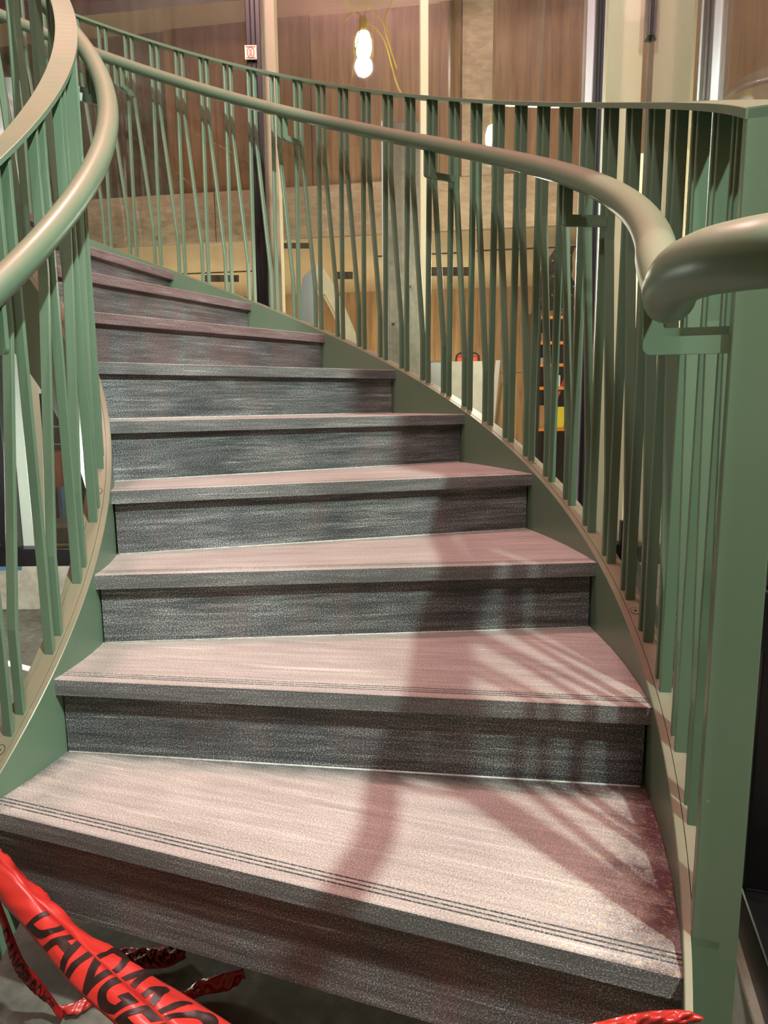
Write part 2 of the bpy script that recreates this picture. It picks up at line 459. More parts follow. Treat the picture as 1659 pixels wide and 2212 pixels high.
xs = [-4.6, -2.9, -1.75, -0.55, 0.45, 1.2, 2.1, 4.2]
for i in range(len(xs)-1):
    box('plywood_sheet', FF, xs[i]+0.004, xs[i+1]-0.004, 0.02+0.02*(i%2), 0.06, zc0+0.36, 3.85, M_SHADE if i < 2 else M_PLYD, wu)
box('soffit_band', FF, -4.6, 4.2, -1.0, 0.06, 3.85, 3.80, M_CEILB, wu)
box('stud', FF, 0.62, 0.84, -0.05, 0.02, zc0+0.36, 3.85, M_PLYP, wu)
wb = empty('wall_back', FB.P(0, 0, 0), kind='structure')
xs = [-5.2, -3.4, -2.2, -1.0, 0.2, 1.42, 2.64, 3.86, 5.0]
for i in range(len(xs)-1):
    for z0, z1 in ((-0.02, 1.21), (1.22, zc0)):
        box('plywood_sheet', FB, xs[i]+0.004, xs[i+1]-0.004, -0.012*(i%2), 0.06, z0, z1, M_PLY, wb)
# ceiling slots
def slot(x0, y0, x1, y1):
    vs_ = []
    for x, y in ((x0, y1), (x1, y1), (x1, y0), (x0, y0)):
        d = ray(x, y); t = (zc0-0.004-CAM.z)/d.z; vs_.append(CAM+d*t)
    v = vs_ + [p+Vector((0,0,0.05)) for p in vs_]
    o = obj('ceiling_slot', v, BOXF, M_DARK, bc)
slot(612, 526, 672, 537); slot(722, 588, 762, 603); slot(922, 578, 1018, 596); slot(440, 595, 516, 609)
for a, b, wd in ((-1.9, 1.35, 1.3), (0.15, 0.9, 0.75), (1.15, 0.85, 0.9)):
    box('ceiling_joint', FF, a-wd/2, a+wd/2, b-0.02, b+0.02, zc0-0.006, zc0+0.01, M_DARK, bc)
# strip light on that ceiling
def onceil(x, y, z=zc0):
    d = ray(x, y); return CAM + d*((z-CAM.z)/d.z)
qa, qb = onceil(690, 556), onceil(716, 582)
LT = Line(qa, (qb-qa).normalized()); ln = (qb-qa).length
sl = empty('strip_light', (qa+qb)/2 - Vector((0, 0, 0.05)), label='thin lit strip light on the cream ceiling beyond the glass', cat='light')
box('housing', LT, 0, ln, -0.03, 0.03, zc0-0.03, zc0, M_WHITE, sl)
box('diffuser', LT, 0.02, ln-0.02, -0.02, 0.02, zc0-0.045, zc0-0.03, M_TUBE, sl)
lamp('room_light', FB.P(-1.6, -1.5, 0.9), 34, (1.0, 0.86, 0.64), 0.3)
lamp('room_light_mid', FB.P(0.9, -1.5, 0.9), 46, (1.0, 0.88, 0.64), 0.3)
lamp('room_light_right', FG.P(0.75, 0.45, 1.7), 42, (1.0, 0.92, 0.72), 0.15)
lamp('room_light_left', FG.P(-1.4, 1.2, 1.6), 14, (1.0, 0.88, 0.70), 0.15)

# column and posts behind the glass
FC = Frame(4.75)
a0 = FC.at(838, 600)[0]; a1 = FC.at(908, 600)[0]
cl = empty('concrete_column', FC.P((a0+a1)/2, 0.15, -0.02), label='grey concrete column behind the glass at the middle of the stair', cat='column')
box('shaft', FC, a0, a1, 0, 0.28, -0.02, FC.at(870, 262)[1], M_COLM, cl, bevel=0.008)
box('edge_angle', FC, a0-0.035, a0, -0.01, 0.02, -0.02, FC.at(870, 262)[1], M_PALEB, cl)
for x, y in ((900, 505), (850, 700), (885, 620)):
    a, z = FC.at(x, y); box('form_tie_hole', FC, a-0.008, a+0.008, -0.003, 0.001, z-0.008, z+0.008, M_DARK, cl)
FP = Frame(4.06)
def postbox(x0, x1, label, mat, ytop=-40):
    a0 = FP.at(x0, 500)[0]; a1 = FP.at(x1, 500)[0]
    o = box('timber_post', FP, a0, a1, 0, 0.12, -0.02, 3.7, mat, label=label, cat='post', group='timber posts behind the glass', bevel=0.004)
    return o
postbox(578, 606, 'pale timber post just right of the left black mullion', M_CREAM)
postbox(908, 925, 'narrow cream timber post beside the concrete column', M_CREAM)
o = postbox(1297, 1372, 'wide cream painted post between the right black mullion and the glass corner', M_CREAM)
a0, z0 = FP.at(20, 1195); a1, z1 = FP.at(60, 742)
box('window_jamb', FP, a0, a1, -0.04, 0.10, z0+0.02, z1+0.15, M_WHITE, bevel=0.02, label='white boxed jamb behind the glass under the stair on the left', cat='jamb')

# arched plywood piece
FA = Frame(5.4, -0.15)
ar = empty('arched_panel', FA.P(FA.at(710, 740)[0], 0.2, -0.02), label='arched white laminated panel with bare plywood edge standing beyond the glass', cat='panel')
def pxp(fr, lst, b): return [fr.P(*(lambda q: (q[0], b, q[1]))(fr.at(x, y))) for x, y in lst]
outer = [(650, 760), (648, 640), (655, 598), (683, 571), (706, 588), (728, 625), (748, 668), (768, 718), (773, 760), (773, 900)]
inner = [(700, 900), (688, 720), (690, 650), (696, 628), (706, 628), (720, 665), (735, 710), (748, 760), (752, 900)]
def strip(name, A, B, b0, b1, mat, par):
    n = len(A); V = pxp(FA, A, b0)+pxp(FA, B, b0)+pxp(FA, A, b1)+pxp(FA, B, b1); F_ = []
    for i in range(n-1):
        F_ += [(i, i+1, n+i+1, n+i), (2*n+i, 3*n+i, 3*n+i+1, 2*n+i+1), (i, 2*n+i, 2*n+i+1, i+1), (n+i, n+i+1, 3*n+i+1, 3*n+i)]
    F_ += [(0, n, 3*n, 2*n), (n-1, 2*n+n-1, 3*n+n-1, n+n-1)]
    return obj(name, V, F_, mat, par)
strip('front_leaf', [(662, 1125), (650, 760), (648, 640), (655, 598), (683, 571)], [(730, 1125), (697, 760), (688, 690), (686, 640), (684, 600)], 0, 0.04, M_PALEB, ar)
strip('arched_edge', [(683, 571), (700, 580), (720, 612), (746, 665), (768, 718), (773, 760), (785, 1125)], [(684, 600), (690, 632), (703, 636), (722, 672), (742, 722), (750, 760), (756, 1125)], 0.0, 0.16, M_CREAML, ar)

# far stack of slabs, red case, leaning board, stand
FS = Frame(6.6, 0.1)
def sbox(name, x0, y0, x1, y1, d, mat, fr=FS, zb=None, **k):
    a0, zt = fr.at(x0, y0); a1, zl = fr.at(x1, y1)
    return box(name, fr, a0, a1, 0, d, zl if zb is None else zb, zt, mat, **k)
sbox('marble_slab', 956, 781, 1062, 900, 0.05, M_MARBLE, zb=-0.02, bevel=0.004, label='white marble slab standing upright beyond the glass', cat='slab')
sbox('steel_drum', 930, 779, 957, 900, 0.3, M_ALU, zb=-0.02, bevel=0.02, label='dull grey metal drum left of the marble slab', cat='drum')
FS2 = Frame(6.9, 0.1)
rc = empty('red_case', FS2.P(FS2.at(1010, 780)[0], 0.1, -0.02), label='orange red case peeping over the marble slab', cat='case')
sbox('shell', 985, 768, 1034, 800, 0.25, M_ORED, FS2, zb=-0.02, parent=rc, bevel=0.02)
a0 = FS2.at(984, 766)[0]; a1 = FS2.at(1036, 766)[0]; zt = FS2.at(1000, 763)[1]
tube('rim', [FS2.P(a0, 0, zt-0.09), FS2.P(a0+0.01, 0, zt-0.02), FS2.P(a0+0.04, 0, zt), FS2.P(a1-0.04, 0, zt), FS2.P(a1-0.01, 0, zt-0.02), FS2.P(a1, 0, zt-0.09)], 0.008, M_DARK, rc, 8)
def lean(name, top, bot, wpx, fr, mat, **k):
    a0, z0 = fr.at(*bot); a1, z1 = fr.at(*top); w_ = wpx*6.6/FPX
    V = []
    for b in (0, 0.03):
        for a, z in ((a0-w_/2, z0), (a0+w_/2, z0), (a1+w_/2, z1), (a1-w_/2, z1)): V.append(fr.P(a, b, z))
    return obj(name, V, BOXF, mat, **k)
lean('white_board', (1076, 778), (1058, 960), 9, Frame(6.4, 0.1), M_WHITE, label='narrow white board leaning against the marble slab', cat='board')
lean('olive_strip', (1084, 826), (1064, 985), 6, Frame(6.45, 0.1), M_OLIVE, label='thin olive strip leaning beside the white board', cat='strip')

# storage rack with lit orange beams
FR = Frame(5.6)
r0 = FR.at(1158, 800)[0]; r1 = FR.at(1236, 800)[0]; zr0 = -0.02; zr1 = FR.at(1190, 668)[1]
rk = empty('storage_rack', FR.P((r0+r1)/2, 0.2, zr0), label='dark storage rack with orange shelf beams seen through the railing', cat='rack')
box('back_panel', FR, r0, r1, 0.40, 0.42, zr0, zr1, M_DARK, rk)
for a in (r0, r1-0.03):
    box('upright', FR, a, a+0.03, 0.0, 0.40, zr0, zr1, M_BLACK, rk)
shelf_z = []
for y in (683, 738, 786, 836, 925):
    z = FR.at(1190, y)[1]; shelf_z.append(z)
    s_ = box('shelf', FR, r0+0.03, r1-0.03, 0.0, 0.40, z-0.02, z, M_DARK, rk)
    box('shelf_beam', FR, r0+0.03, r1-0.03, -0.012, 0.0, z-0.022, z+0.002, M_ORANGE, s_)
def rackbox(name, x0, x1, yt, shelf, mat, label, cat, d=0.2):
    a0, zt = FR.at(x0, yt); a1 = FR.at(x1, yt)[0]
    box(name, FR, a0, a1, 0.04, 0.04+d, shelf_z[shelf], zt, mat, label=label, cat=cat, group='things on the storage rack', bevel=0.006)
rackbox('yellow_bin', 1204, 1223, 879, 4, M_YEL, 'bright yellow bin on the lowest rack shelf', 'bin')
rackbox('cardboard_box', 1166, 1186, 876, 4, M_CARD, 'brown cardboard box left of the yellow bin', 'box')
rackbox('cardboard_box', 1164, 1180, 718, 1, M_CARD, 'small cardboard box on the second rack shelf from the top', 'box')
rackbox('tin', 1207, 1214, 810, 3, M_WHITE, 'small white tin on the shelf above the yellow bin', 'tin', 0.05)
rackbox('parts_box', 1163, 1180, 772, 2, M_ALU, 'grey box of pipe ends on the middle rack shelf', 'box')
a_, z_ = FR.at(1200, 850)
tube('hand_tool', [FR.P(a_-0.0, 0.0, z_-0.07), FR.P(a_+0.09, 0.05, z_+0.13)], 0.012, M_RED, None, 8, label='red tool handle poking out of the dark rack', cat='tool')
# black plastic sheet hanging above the rack
FK = Frame(6.25)
V, F_ = [], []
nx, nz = 14, 22
for i in range(nz+1):
    for j in range(nx+1):
        y = 536 + (672-536)*i/nz
        xl = 1200 - 48*min(1, (i/nz)*1.7); xr = 1238
        x = xl + (xr-xl)*j/nx
        a, z = FK.at(x, y)
        V.append(FK.P(a, 0.05*math.sin(j*1.3+i*0.35)+0.03*math.sin(i*0.9+j*0.4), z))
for i in range(nz):
    for j in range(nx): F_.append((i*(nx+1)+j, i*(nx+1)+j+1, (i+1)*(nx+1)+j+1, (i+1)*(nx+1)+j))
o = obj('plastic_sheet', V, F_, M_POLY, smooth=True, label='crinkled black plastic sheet hanging above the storage rack', cat='sheet')
o.modifiers.new('solid', 'SOLIDIFY').thickness = 0.004
# cream partition to the right
FW = Frame(5.0, 0.25)
pt = empty('cream_partition', FW.P(FW.at(1430, 900)[0], 0, -0.02), label='cream panelled partition beyond the glass at the right', cat='partition')
for x0, x1 in ((1286, 1336), (1338, 1420), (1422, 1520), (1522, 1640)):
    a0 = FW.at(x0, 700)[0]; a1 = FW.at(x1, 700)[0]
    box('panel', FW, a0, a1, 0, 0.04, -0.02, FW.at(1400, 330)[1], M_CREAM, pt)
box('top_rail', FW, FW.at(1286, 700)[0], FW.at(1640, 700)[0], -0.02, 0.06, FW.at(1400, 580)[1], FW.at(1400, 563)[1], M_COLM, pt)
sbox('red_case_small', 1380, 752, 1400, 772, 0.1, M_ORED, Frame(4.8), label='orange red box on the cream partition at the right', cat='box')
# things under the stair on the left, beyond the glass
FL = Frame(5.2)
box('wall_room_left', FL, -4.2, -1.62, 0.7, 0.8, -0.02, 1.3, M_DARK, kind='structure').name = 'wall_room'
sbox('storage_crate', 68, 980, 120, 1120, 0.4, M_RUST, FL, zb=-0.02, label='rust orange crate beyond the glass under the stair', cat='crate', bevel=0.02)
sbox('blue_bag', 118, 1050, 150, 1130, 0.3, M_BLUE, FL, zb=-0.02, label='blue sack beside the orange crate under the stair', cat='bag', bevel=0.05)
sbox('grey_drywall_stack', 66, 1140, 200, 1180, 0.5, M_COLM, Frame(4.6), zb=-0.02, label='low grey board stack behind the sill under the stair', cat='stack', bevel=0.01)
sh = empty('wire_shelf', FL.P(FL.at(95, 930)[0], 0.3, 0.9), label='white wire shelf in the dark room under the stair', cat='shelf')
for y in (848, 865, 885, 925, 965):
    a0, z = FL.at(64, y); a1 = FL.at(160, y)[0]
    tube('wire', [FL.P(a0, 0.3, z), FL.P(a1, 0.3, z)], 0.004, M_WHITE, sh, 6)
sbox('white_cabinet', 28, 770, 90, 850, 0.3, M_WHITE, Frame(5.5), label='white wall cabinet above the wire shelf under the stair', cat='cabinet')
# white sheet and beam upper left
FT = Frame(4.5)
V, F_ = [], []
for i in range(17):
    for j in range(9):
        x = -60 + 100*j/8; y = 170 + 300*i/16
        a, z = FT.at(x, y); V.append(FT.P(a, 0.03*math.sin(j*1.7+i*0.6)+0.02*math.sin(i*1.4), z))
for i in range(16):
    for j in range(8): F_.append((i*9+j, i*9+j+1, (i+1)*9+j+1, (i+1)*9+j))
o = obj('white_sheet', V, F_, M_POLYW, smooth=True, label='bright crinkled white plastic sheet at the upper left', cat='sheet')
o.modifiers.new('solid', 'SOLIDIFY').thickness = 0.003
FBm = Frame(3.88, 0.152)
bm_ = empty('steel_beam', FBm.P(-1.2, 0, 2.78), label='dark maroon steel beam crossing the top left of the glass', cat='beam')
a0 = FBm.at(-120, 30)[0]; a1 = FBm.at(560, 10)[0]
zb = FBm.at(170, 30)[1]
box('lower_flange', FBm, a0, a1, -0.09, 0.02, zb, zb+0.018, M_BEAM, bm_)
box('web', FBm, a0, a1, -0.04, -0.028, zb+0.018, zb+0.30, M_BEAM, bm_)
box('upper_flange', FBm, a0, a1, -0.09, 0.02, zb+0.30, zb+0.318, M_BEAM, bm_)
for x0, x1, lb in ((-30, 22, 'pink foil strip hanging over the beam at the picture corner'), (163, 198, 'short pink foil strip taped over the maroon beam')):
    q0 = FBm.at(x0, 10)[0]; q1 = FBm.at(x1, 10)[0]
    box('pink_strip', FBm, q0, q1, -0.105, -0.092, zb+0.05, zb+0.33, M_PINK, bevel=0.004, label=lb, cat='strip')

pdm = pd(1668, 212, 3.3)
pn = empty('pendant_lamp', pdm, label='grey domed lamp with a chrome rim beyond the glass at the right edge', cat='lamp')
lathe('dome', pdm, [(0.215, 0.02), (0.20, 0.045), (0.15, 0.085), (0.08, 0.12), (0.02, 0.135)], M_COLM, pn, 32)
lathe('rim', pdm, [(0.18, 0.0), (0.22, 0.0), (0.22, 0.018), (0.18, 0.018)], M_ALU, pn, 32)
tube('cord', [pdm+Vector((0, 0, 0.13)), pdm+Vector((0, 0, 1.0)), Vector((pdm.x, pdm.y, 5.05))], 0.006, M_BLACK, pn, 6)

# ------------------------------------------------------------------ string lights (also mirrored in the glass), plus two added fill lamps
def work_light(c, label, cords):
    t = empty('work_light', c, label=label, cat='light', group='caged work lights on yellow cords')
    prof = [(0.02, 0.12), (0.06, 0.10), (0.085, 0.02), (0.085, -0.06), (0.06, -0.13), (0.02, -0.16)]
    lathe('bulb', c, prof, M_BULB, t)
    lathe('socket', c, [(0.03, 0.12), (0.045, 0.14), (0.045, 0.24), (0.02, 0.26)], M_YEL, t)
    for q in range(6):
        an = q*math.pi/3
        d = Vector((math.cos(an), math.sin(an), 0))
        tube('guard_wire', catmull([c+d*0.045+Vector((0,0,0.15)), c+d*0.115+Vector((0,0,0.03)), c+d*0.11+Vector((0,0,-0.10)), c+Vector((0,0,-0.2))], 5), 0.004, M_YEL, t, 6)
    for pts in cords:
        tube('cord', catmull([c+Vector(p) for p in pts], 10), 0.008, M_YEL, t, 6)
work_light(KEY, 'caged work light on a yellow cord right of the stair', [[(0,0,0.25), (0.02,0,0.8), (0,0,1.3)]])
work_light(OVER, 'caged work light on yellow cords above the foot of the stair',
           [[(0,0,0.25), (0.05,0.1,0.45), (0.0,0.1,0.6)], [(0,0,0.25), (0.25,0.0,0.1), (0.35,0.1,-0.35), (0.45,0.2,-0.6)], [(0,0,0.25), (-0.2,0.0,0.35), (-0.35,0.1,0.45)], [(0,0,0.25), (-0.12,0.05,-0.1), (-0.2,0.1,-0.4)], [(0.35,0.1,-0.2), (0.2,0.1,0.2), (0.3,0.1,0.45)], [(-0.3,0.1,0.1), (0.0,0.05,0.36), (0.3,0.0,0.2)]])

work_light(ROSE, 'added rose fill lamp in a cage over the upper flight', [[(0,0,0.25), (0.02,0,0.4), (0,0,0.6)]])
work_light(LOWL, 'added fill lamp in a cage hung low under the upper flight', [[(0,0,0.25), (0.01,0.01,0.36), (0,0,0.46)]])

# ------------------------------------------------------------------ staircase
def cp(R, t, z): return Vector((R*math.cos(t*DTH), R*math.sin(t*DTH), z))
def lp(R, k, o, z):
    a = k*DTH + math.asin(o/R); return Vector((R*math.cos(a), R*math.sin(a), z))
stair = empty('curved_staircase', (1.5, 0.3, ZF), label='curving stair of dark streaked stone treads on green steel stringers', cat='staircase')
def tread(k):
    er = Vector((math.cos(k*DTH), math.sin(k*DTH), 0)); et = Vector((-er.y, er.x, 0))
    zt = H*k; ri, ro = RI-0.002, RO+0.002
    rows = []                                  # (inner point, outer point, edge fraction)
    gd = 0.0024
    prof = [(0.0, -TTH), (0.0, -0.0015), (0.0015, 0.0)]
    for g in (0.020, 0.029, 0.038):
        prof += [(g, 0), (g+0.0009, -gd), (g+0.0026, -gd), (g+0.0035, 0)]
    for d, dz in prof:
        rows.append((lp(ri, k, OFF+d, zt+dz), lp(ro, k, OFF+d, zt+dz), d/0.3))
    def ang(P): return math.atan2(P.y, P.x)
    a0i, a0o = ang(rows[-1][0]), ang(rows[-1][1])
    bi = (k+1)*DTH + math.asin((OFF+SETB+0.02)/ri); bo = (k+1)*DTH + math.asin((OFF+SETB+0.02)/ro)
    for i in range(1, 9):
        f = i/8
        ai = a0i+(bi-a0i)*f; ao = a0o+(bo-a0o)*f
        rows.append((Vector((ri*math.cos(ai), ri*math.sin(ai), zt)), Vector((ro*math.cos(ao), ro*math.sin(ao), zt)), 0.16+0.84*f))
    rows.append((rows[-1][0]-Vector((0,0,TTH)), rows[-1][1]-Vector((0,0,TTH)), 1.0))
    V, UV, UE, F = [], [], [], []
    n = len(rows); m = 5
    for pi, po, fr in rows:
        for j in range(m):
            p = pi.lerp(po, j/(m-1)); V.append(p)
            q = p.dot(et)
            UV.append((p.dot(er)+k*3.71, q + (p.z-zt if fr < 0.001 else 0) + k*1.37)); UE.append((j/(m-1), fr))
    for i in range(n-1):
        for j in range(m-1): F.append((i*m+j, i*m+j+1, (i+1)*m+j+1, (i+1)*m+j))
    F.append(tuple(i*m for i in range(n))); F.append(tuple(i*m+m-1 for i in range(n)))
    for j in range(m-1): F.append((j, j+1, (n-1)*m+j+1, (n-1)*m+j))
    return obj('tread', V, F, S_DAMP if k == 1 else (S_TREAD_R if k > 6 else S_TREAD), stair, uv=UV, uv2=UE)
def riser(k):
    er = Vector((math.cos(k*DTH), math.sin(k*DTH), 0))
    z0 = H*(k-1)+0.001 if k > 1 else -0.024; z1 = H*k-TTH
    V, UV, F = [], [], []
    for o in (OFF+SETB, OFF+SETB+0.02):
        for z in (z0, z1):
            for R in (RI+0.004, RO-0.004):
                p = lp(R, k, o, z); V.append(p); UV.append((p.dot(er)+k*2.13, z+k*0.77))
    F = [(0,1,3,2), (4,6,7,5), (0,4,5,1), (2,3,7,6), (0,2,6,4), (1,5,7,3)]
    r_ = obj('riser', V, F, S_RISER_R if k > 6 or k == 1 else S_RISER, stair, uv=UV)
    if k > 1:
        tube('sealant_bead', [lp(RI+0.006, k, OFF+SETB, H*(k-1)+0.0005), lp(RO-0.006, k, OFF+SETB, H*(k-1)+0.0005)], 0.0028, M_SEAL, r_, 6)
for k in range(1, NT+1):
    tread(k); riser(k)

def sweep(name, prof, t0, t1, mat, parent, n=110, zfun=None, smooth=False, closed=True):
    """prof: list of (R, dz) closed section swept up the helix"""
    V, F = [], []
    m = len(prof)
    for i in range(n+1):
        t = t0+(t1-t0)*i/n
        for R, dz in prof:
            z = H*t+dz
            V.append(cp(R, t, max(z, ZF) if zfun is None else zfun(t, z)))
    for i in range(n):
        for j in range(m): F.append((i*m+j, i*m+(j+1) % m, (i+1)*m+(j+1) % m, (i+1)*m+j))
    F.append(tuple(range(m))); F.append(tuple(n*m+j for j in range(m)))
    return obj(name, V, F, mat, parent, smooth=smooth)
TE = 14.5
def stringer(r0, r1, top, bot, t0):
    l = 0.013
    prof = [(r0, bot), (r0, top-0.0015), (r0+0.0015, top), (r0+l, top), (r0+l, top-0.012), (r1-l, top-0.012), (r1-l, top), (r1-0.0015, top), (r1, top-0.0015), (r1, bot)]
    return sweep('stringer', prof, t0, TE, G, stair)
IT, OT = 0.052, 0.026
stringer(0.902, 0.9604, IT, -0.277, 0.55)
stringer(2.1375, 2.1955, OT, -0.277, 1.02)
sweep('stringer_nose', [(2.1375, -0.5), (2.1375, OT-0.0015), (2.139, OT), (2.1475, OT), (2.1475, -0.5)], 0.80, 1.05, G, stair, 6)
# folded steel soffit under the flight
sweep('soffit', [(0.9604, -0.262), (0.9604, -0.256), (2.1375, -0.256), (2.1375, -0.262)], 2.2, TE, G, stair, 90)
sweep('landing', [(0.90, -0.2), (0.90, 0), (2.2, 0), (2.2, -0.2)], 14.95, 19.5, S_TREAD, stair, 30, zfun=lambda t, z: H*NT + (z-H*t))

# ------------------------------------------------------------------ railings
def lbox(pts2, t, rad_thick):
    pass
CS = 0.0
def railing(name, label, Rb, cap0, cap1, capz, base0, base1, topz, footz, T0, pitch, frac, n0, n1, tstart, tend, inner):
    rl = empty(name, cp(Rb, tstart, ZF), label=label, cat='railing')
    sweep('cap_rail', [(cap0, capz-0.012), (cap0, capz-0.001), (cap0+0.001, capz), (cap1-0.001, capz), (cap1, capz-0.001), (cap1, capz-0.012)], tstart, tend, G, rl, 130, zfun=lambda t, z: z+CS*(t-1))
    sweep('base_bar', [(base0, topz-0.010), (base0, topz+0.0005), (base1, topz+0.0005), (base1, topz-0.010)], tstart, tend, G, rl, 130)
    dl = 0.0165/Rb/DTH
    def bal(tt, tf):
        zb0 = H*tf+footz; zt0 = H*tt+capz-0.011+CS*(tt-1)
        path = [(tf, zb0-0.003), (tf, zb0+0.17), (tt, zt0-0.29), (tt, zt0)]
        V, F = [], []
        hr_, ht = 0.0105, 0.0045
        for t, z in path:
            er = Vector((math.cos(t*DTH), math.sin(t*DTH), 0)); et = Vector((-er.y, er.x, 0))
            c = er*Rb
            # bar ends follow the slope of the base bar and cap
            for a, b in ((-1,-1), (1,-1), (1,1), (-1,1)):
                V.append(c+er*(a*hr_)+et*(b*ht)+Vector((0, 0, z + (b*ht/(Rb*DTH))*H*(1 if z in (path[0][1], path[3][1]) else 0))))
        for i in range(3):
            for j in range(4): F.append((i*4+j, i*4+(j+1)%4, (i+1)*4+(j+1)%4, (i+1)*4+j))
        F += [(0,1,2,3), (12,13,14,15)]
        o = obj('baluster', V, F, G, rl)
        mo = o.modifiers.new('bevel', 'BEVEL'); mo.width = 0.0012; mo.segments = 1
        er = Vector((math.cos(tf*DTH), math.sin(tf*DTH), 0))
    for n in range(n0, n1):
        T = T0+pitch*n; Fn = T+pitch*frac; Fp = Fn-pitch
        if Fn-dl > tstart+0.03: bal(T+dl, Fn-dl)
        if Fp+dl > tstart+0.03: bal(T-dl, Fp+dl)
    return rl
CS = 0.0016
orl = railing('outer_railing', 'green steel railing of paired slanted flat bars along the glass side', 2.1665, 2.147, 2.199, 1.042, 2.1515, 2.1815, OT, OT, 1.322, 0.2965, 0.30, 0, 45, 1.0, TE, False)
CS = 0.0
irl = railing('inner_railing', 'green steel railing of paired slanted flat bars on the inner left side', 0.931, 0.897, 0.948, 1.046, 0.916, 0.9465, IT, IT, 0.45, 0.69, 0.30, 0, 21, 0.55, TE, True)

def plug(t, R, z, par):
    er = Vector((math.cos(t*DTH), math.sin(t*DTH), 0)); et = Vector((-er.y, er.x, 0))
    sl = (et*(R*DTH)+Vector((0,0,H))).normalized(); nn = er.cross(sl).normalized()
    if nn.z < 0: nn = -nn
    c = er*R+Vector((0,0,z))
    def ringo(name, r0, r1, h, mat, par):
        V, F = [], []; n = 20
        for rr, hh in ((r0, h), (r1, h)):
            for j in range(n):
                q = 2*math.pi*j/n; V.append(c+er*(rr*math.cos(q))+sl*(rr*math.sin(q))+nn*hh)
        for j in range(n): F.append((j, (j+1)%n, n+(j+1)%n, n+j))
        return obj(name, V, F, mat, par)
    def disc(name, r, h, mat, par):
        n = 20; V = [c+er*(r*math.cos(2*math.pi*j/n))+sl*(r*math.sin(2*math.pi*j/n))+nn*h for j in range(n)]
        V += [v-nn*0.002 for v in V]
        F = [tuple(range(n)), tuple(range(n, 2*n))]+[(j, (j+1)%n, n+(j+1)%n, n+j) for j in range(n)]
        return obj(name, V, F, mat, par)
    s = disc('screw', 0.0105, 0.0012, G, par)
    disc('socket', 0.003, 0.0017, M_DARK, s)
    ringo('shadow_gap', 0.0105, 0.0118, 0.0009, M_DARK, s)
for t in (2.47, 4.02, 5.5, 7.0): plug(t, 2.1665, H*t+OT, orl)
for t in (1.13, 3.7, 6.4): plug(t, 0.931, H*t+IT, irl)

# newel posts
def newel(t, r0, r1, ztop, par, thick=0.03):
    er = Vector((math.cos(t*DTH), math.sin(t*DTH), 0)); et = Vector((-er.y, er.x, 0))
    V = []
    for z in (ZF, None):
        for r, b in ((r0, 0), (r1, 0), (r1, thick), (r0, thick)):
            zz = ZF if z is not None else ztop + b/(r*DTH)*H
            V.append(er*r+et*b+Vector((0, 0, zz)))
    o = obj('newel_post', V, BOXF, G, par)
    m = o.modifiers.new('bevel', 'BEVEL'); m.width = 0.0015; m.segments = 2
    return o
newel(1.0, 2.148, 2.203, H*1.0+1.0415, orl)
newel(0.55, 0.897, 0.950, H*0.55+1.0455, irl)

# handrails
HZ = 0.887
RH = 2.064
pts = [cp(RH, t, H*t+HZ) for t in [13.6-0.15*i for i in range(int((13.6-0.90)/0.15)+1)]]
ext = [pd(1443, 640, 0.715), pd(1449, 624, 0.635), pd(1472, 592, 0.570), pd(1524, 568, 0.527), pd(1600, 551, 0.493), pd(1700, 537, 0.468), pd(1850, 522, 0.455)]
hp = catmull(pts[-4:]+ext, 10)
tube('handrail', pts[:-4]+hp, 0.0245, G, orl, 24)
RHI = 1.006
pts = [cp(RHI, t, H*t+HZ) for t in [13.6-0.15*i for i in range(int((13.6-0.35)/0.15)+1)]]
tube('handrail', pts, 0.0245, G, irl, 24)

def bracket(t, Rb, Rh, par, sgn, tw=0.0045, sep=None):
    """pair of bent flat bars from the balusters to the handrail"""
    dl = 0.0165/Rb/DTH
    for s in (-1, 1):
        tt = t+s*dl
        er = Vector((math.cos(tt*DTH), math.sin(tt*DTH), 0)); et = Vector((-er.y, er.x, 0))
        z0 = H*tt+HZ-0.112; z1 = H*tt+HZ-0.020; hb = 0.021
        ra = Rb-sgn*0.008; rl0 = Rh-sgn*0.0105*1.0; rl1 = Rh+sgn*0.0105
        # section in (R, z): outer corner near the leg is rounded
        out = [(ra, z0), (rl0-sgn*0.0+0, z0)]
        leg_out = Rh-sgn*0.0115; leg_in = Rh+sgn*0.0105
        out = [(ra, z0)]
        for q in range(5):
            an = q/4*math.pi/2
            out.append((leg_out+sgn*0.010*(1-math.sin(an)), z0+0.010*(1-math.cos(an))))
        out += [(leg_out, z1), (leg_in, z1)]
        for q in range(4):
            an = q/3*math.pi/2
            out.append((leg_in+sgn*0.006*(1-math.cos(an)), z0+hb+0.006*(1-math.sin(an))))
        out.append((ra, z0+hb))
        n = len(out)
        V = [er*R+et*(b*tw)+Vector((0,0,z)) for b in (-1, 1) for R, z in out]
        F = [tuple(range(n)), tuple(range(n, 2*n))]+[(j, (j+1) % n, n+(j+1) % n, n+j) for j in range(n)]
        obj('bracket', V, F, G, par)
for n in (-1, 6, 13, 20, 27, 34):
    bracket(1.322+0.2965*n + (0.04 if n < 0 else 0), 2.1665, RH, orl, 1)
for t in (1.14, 5.65, 10.2): bracket(t, 0.931, RHI, irl, -1)

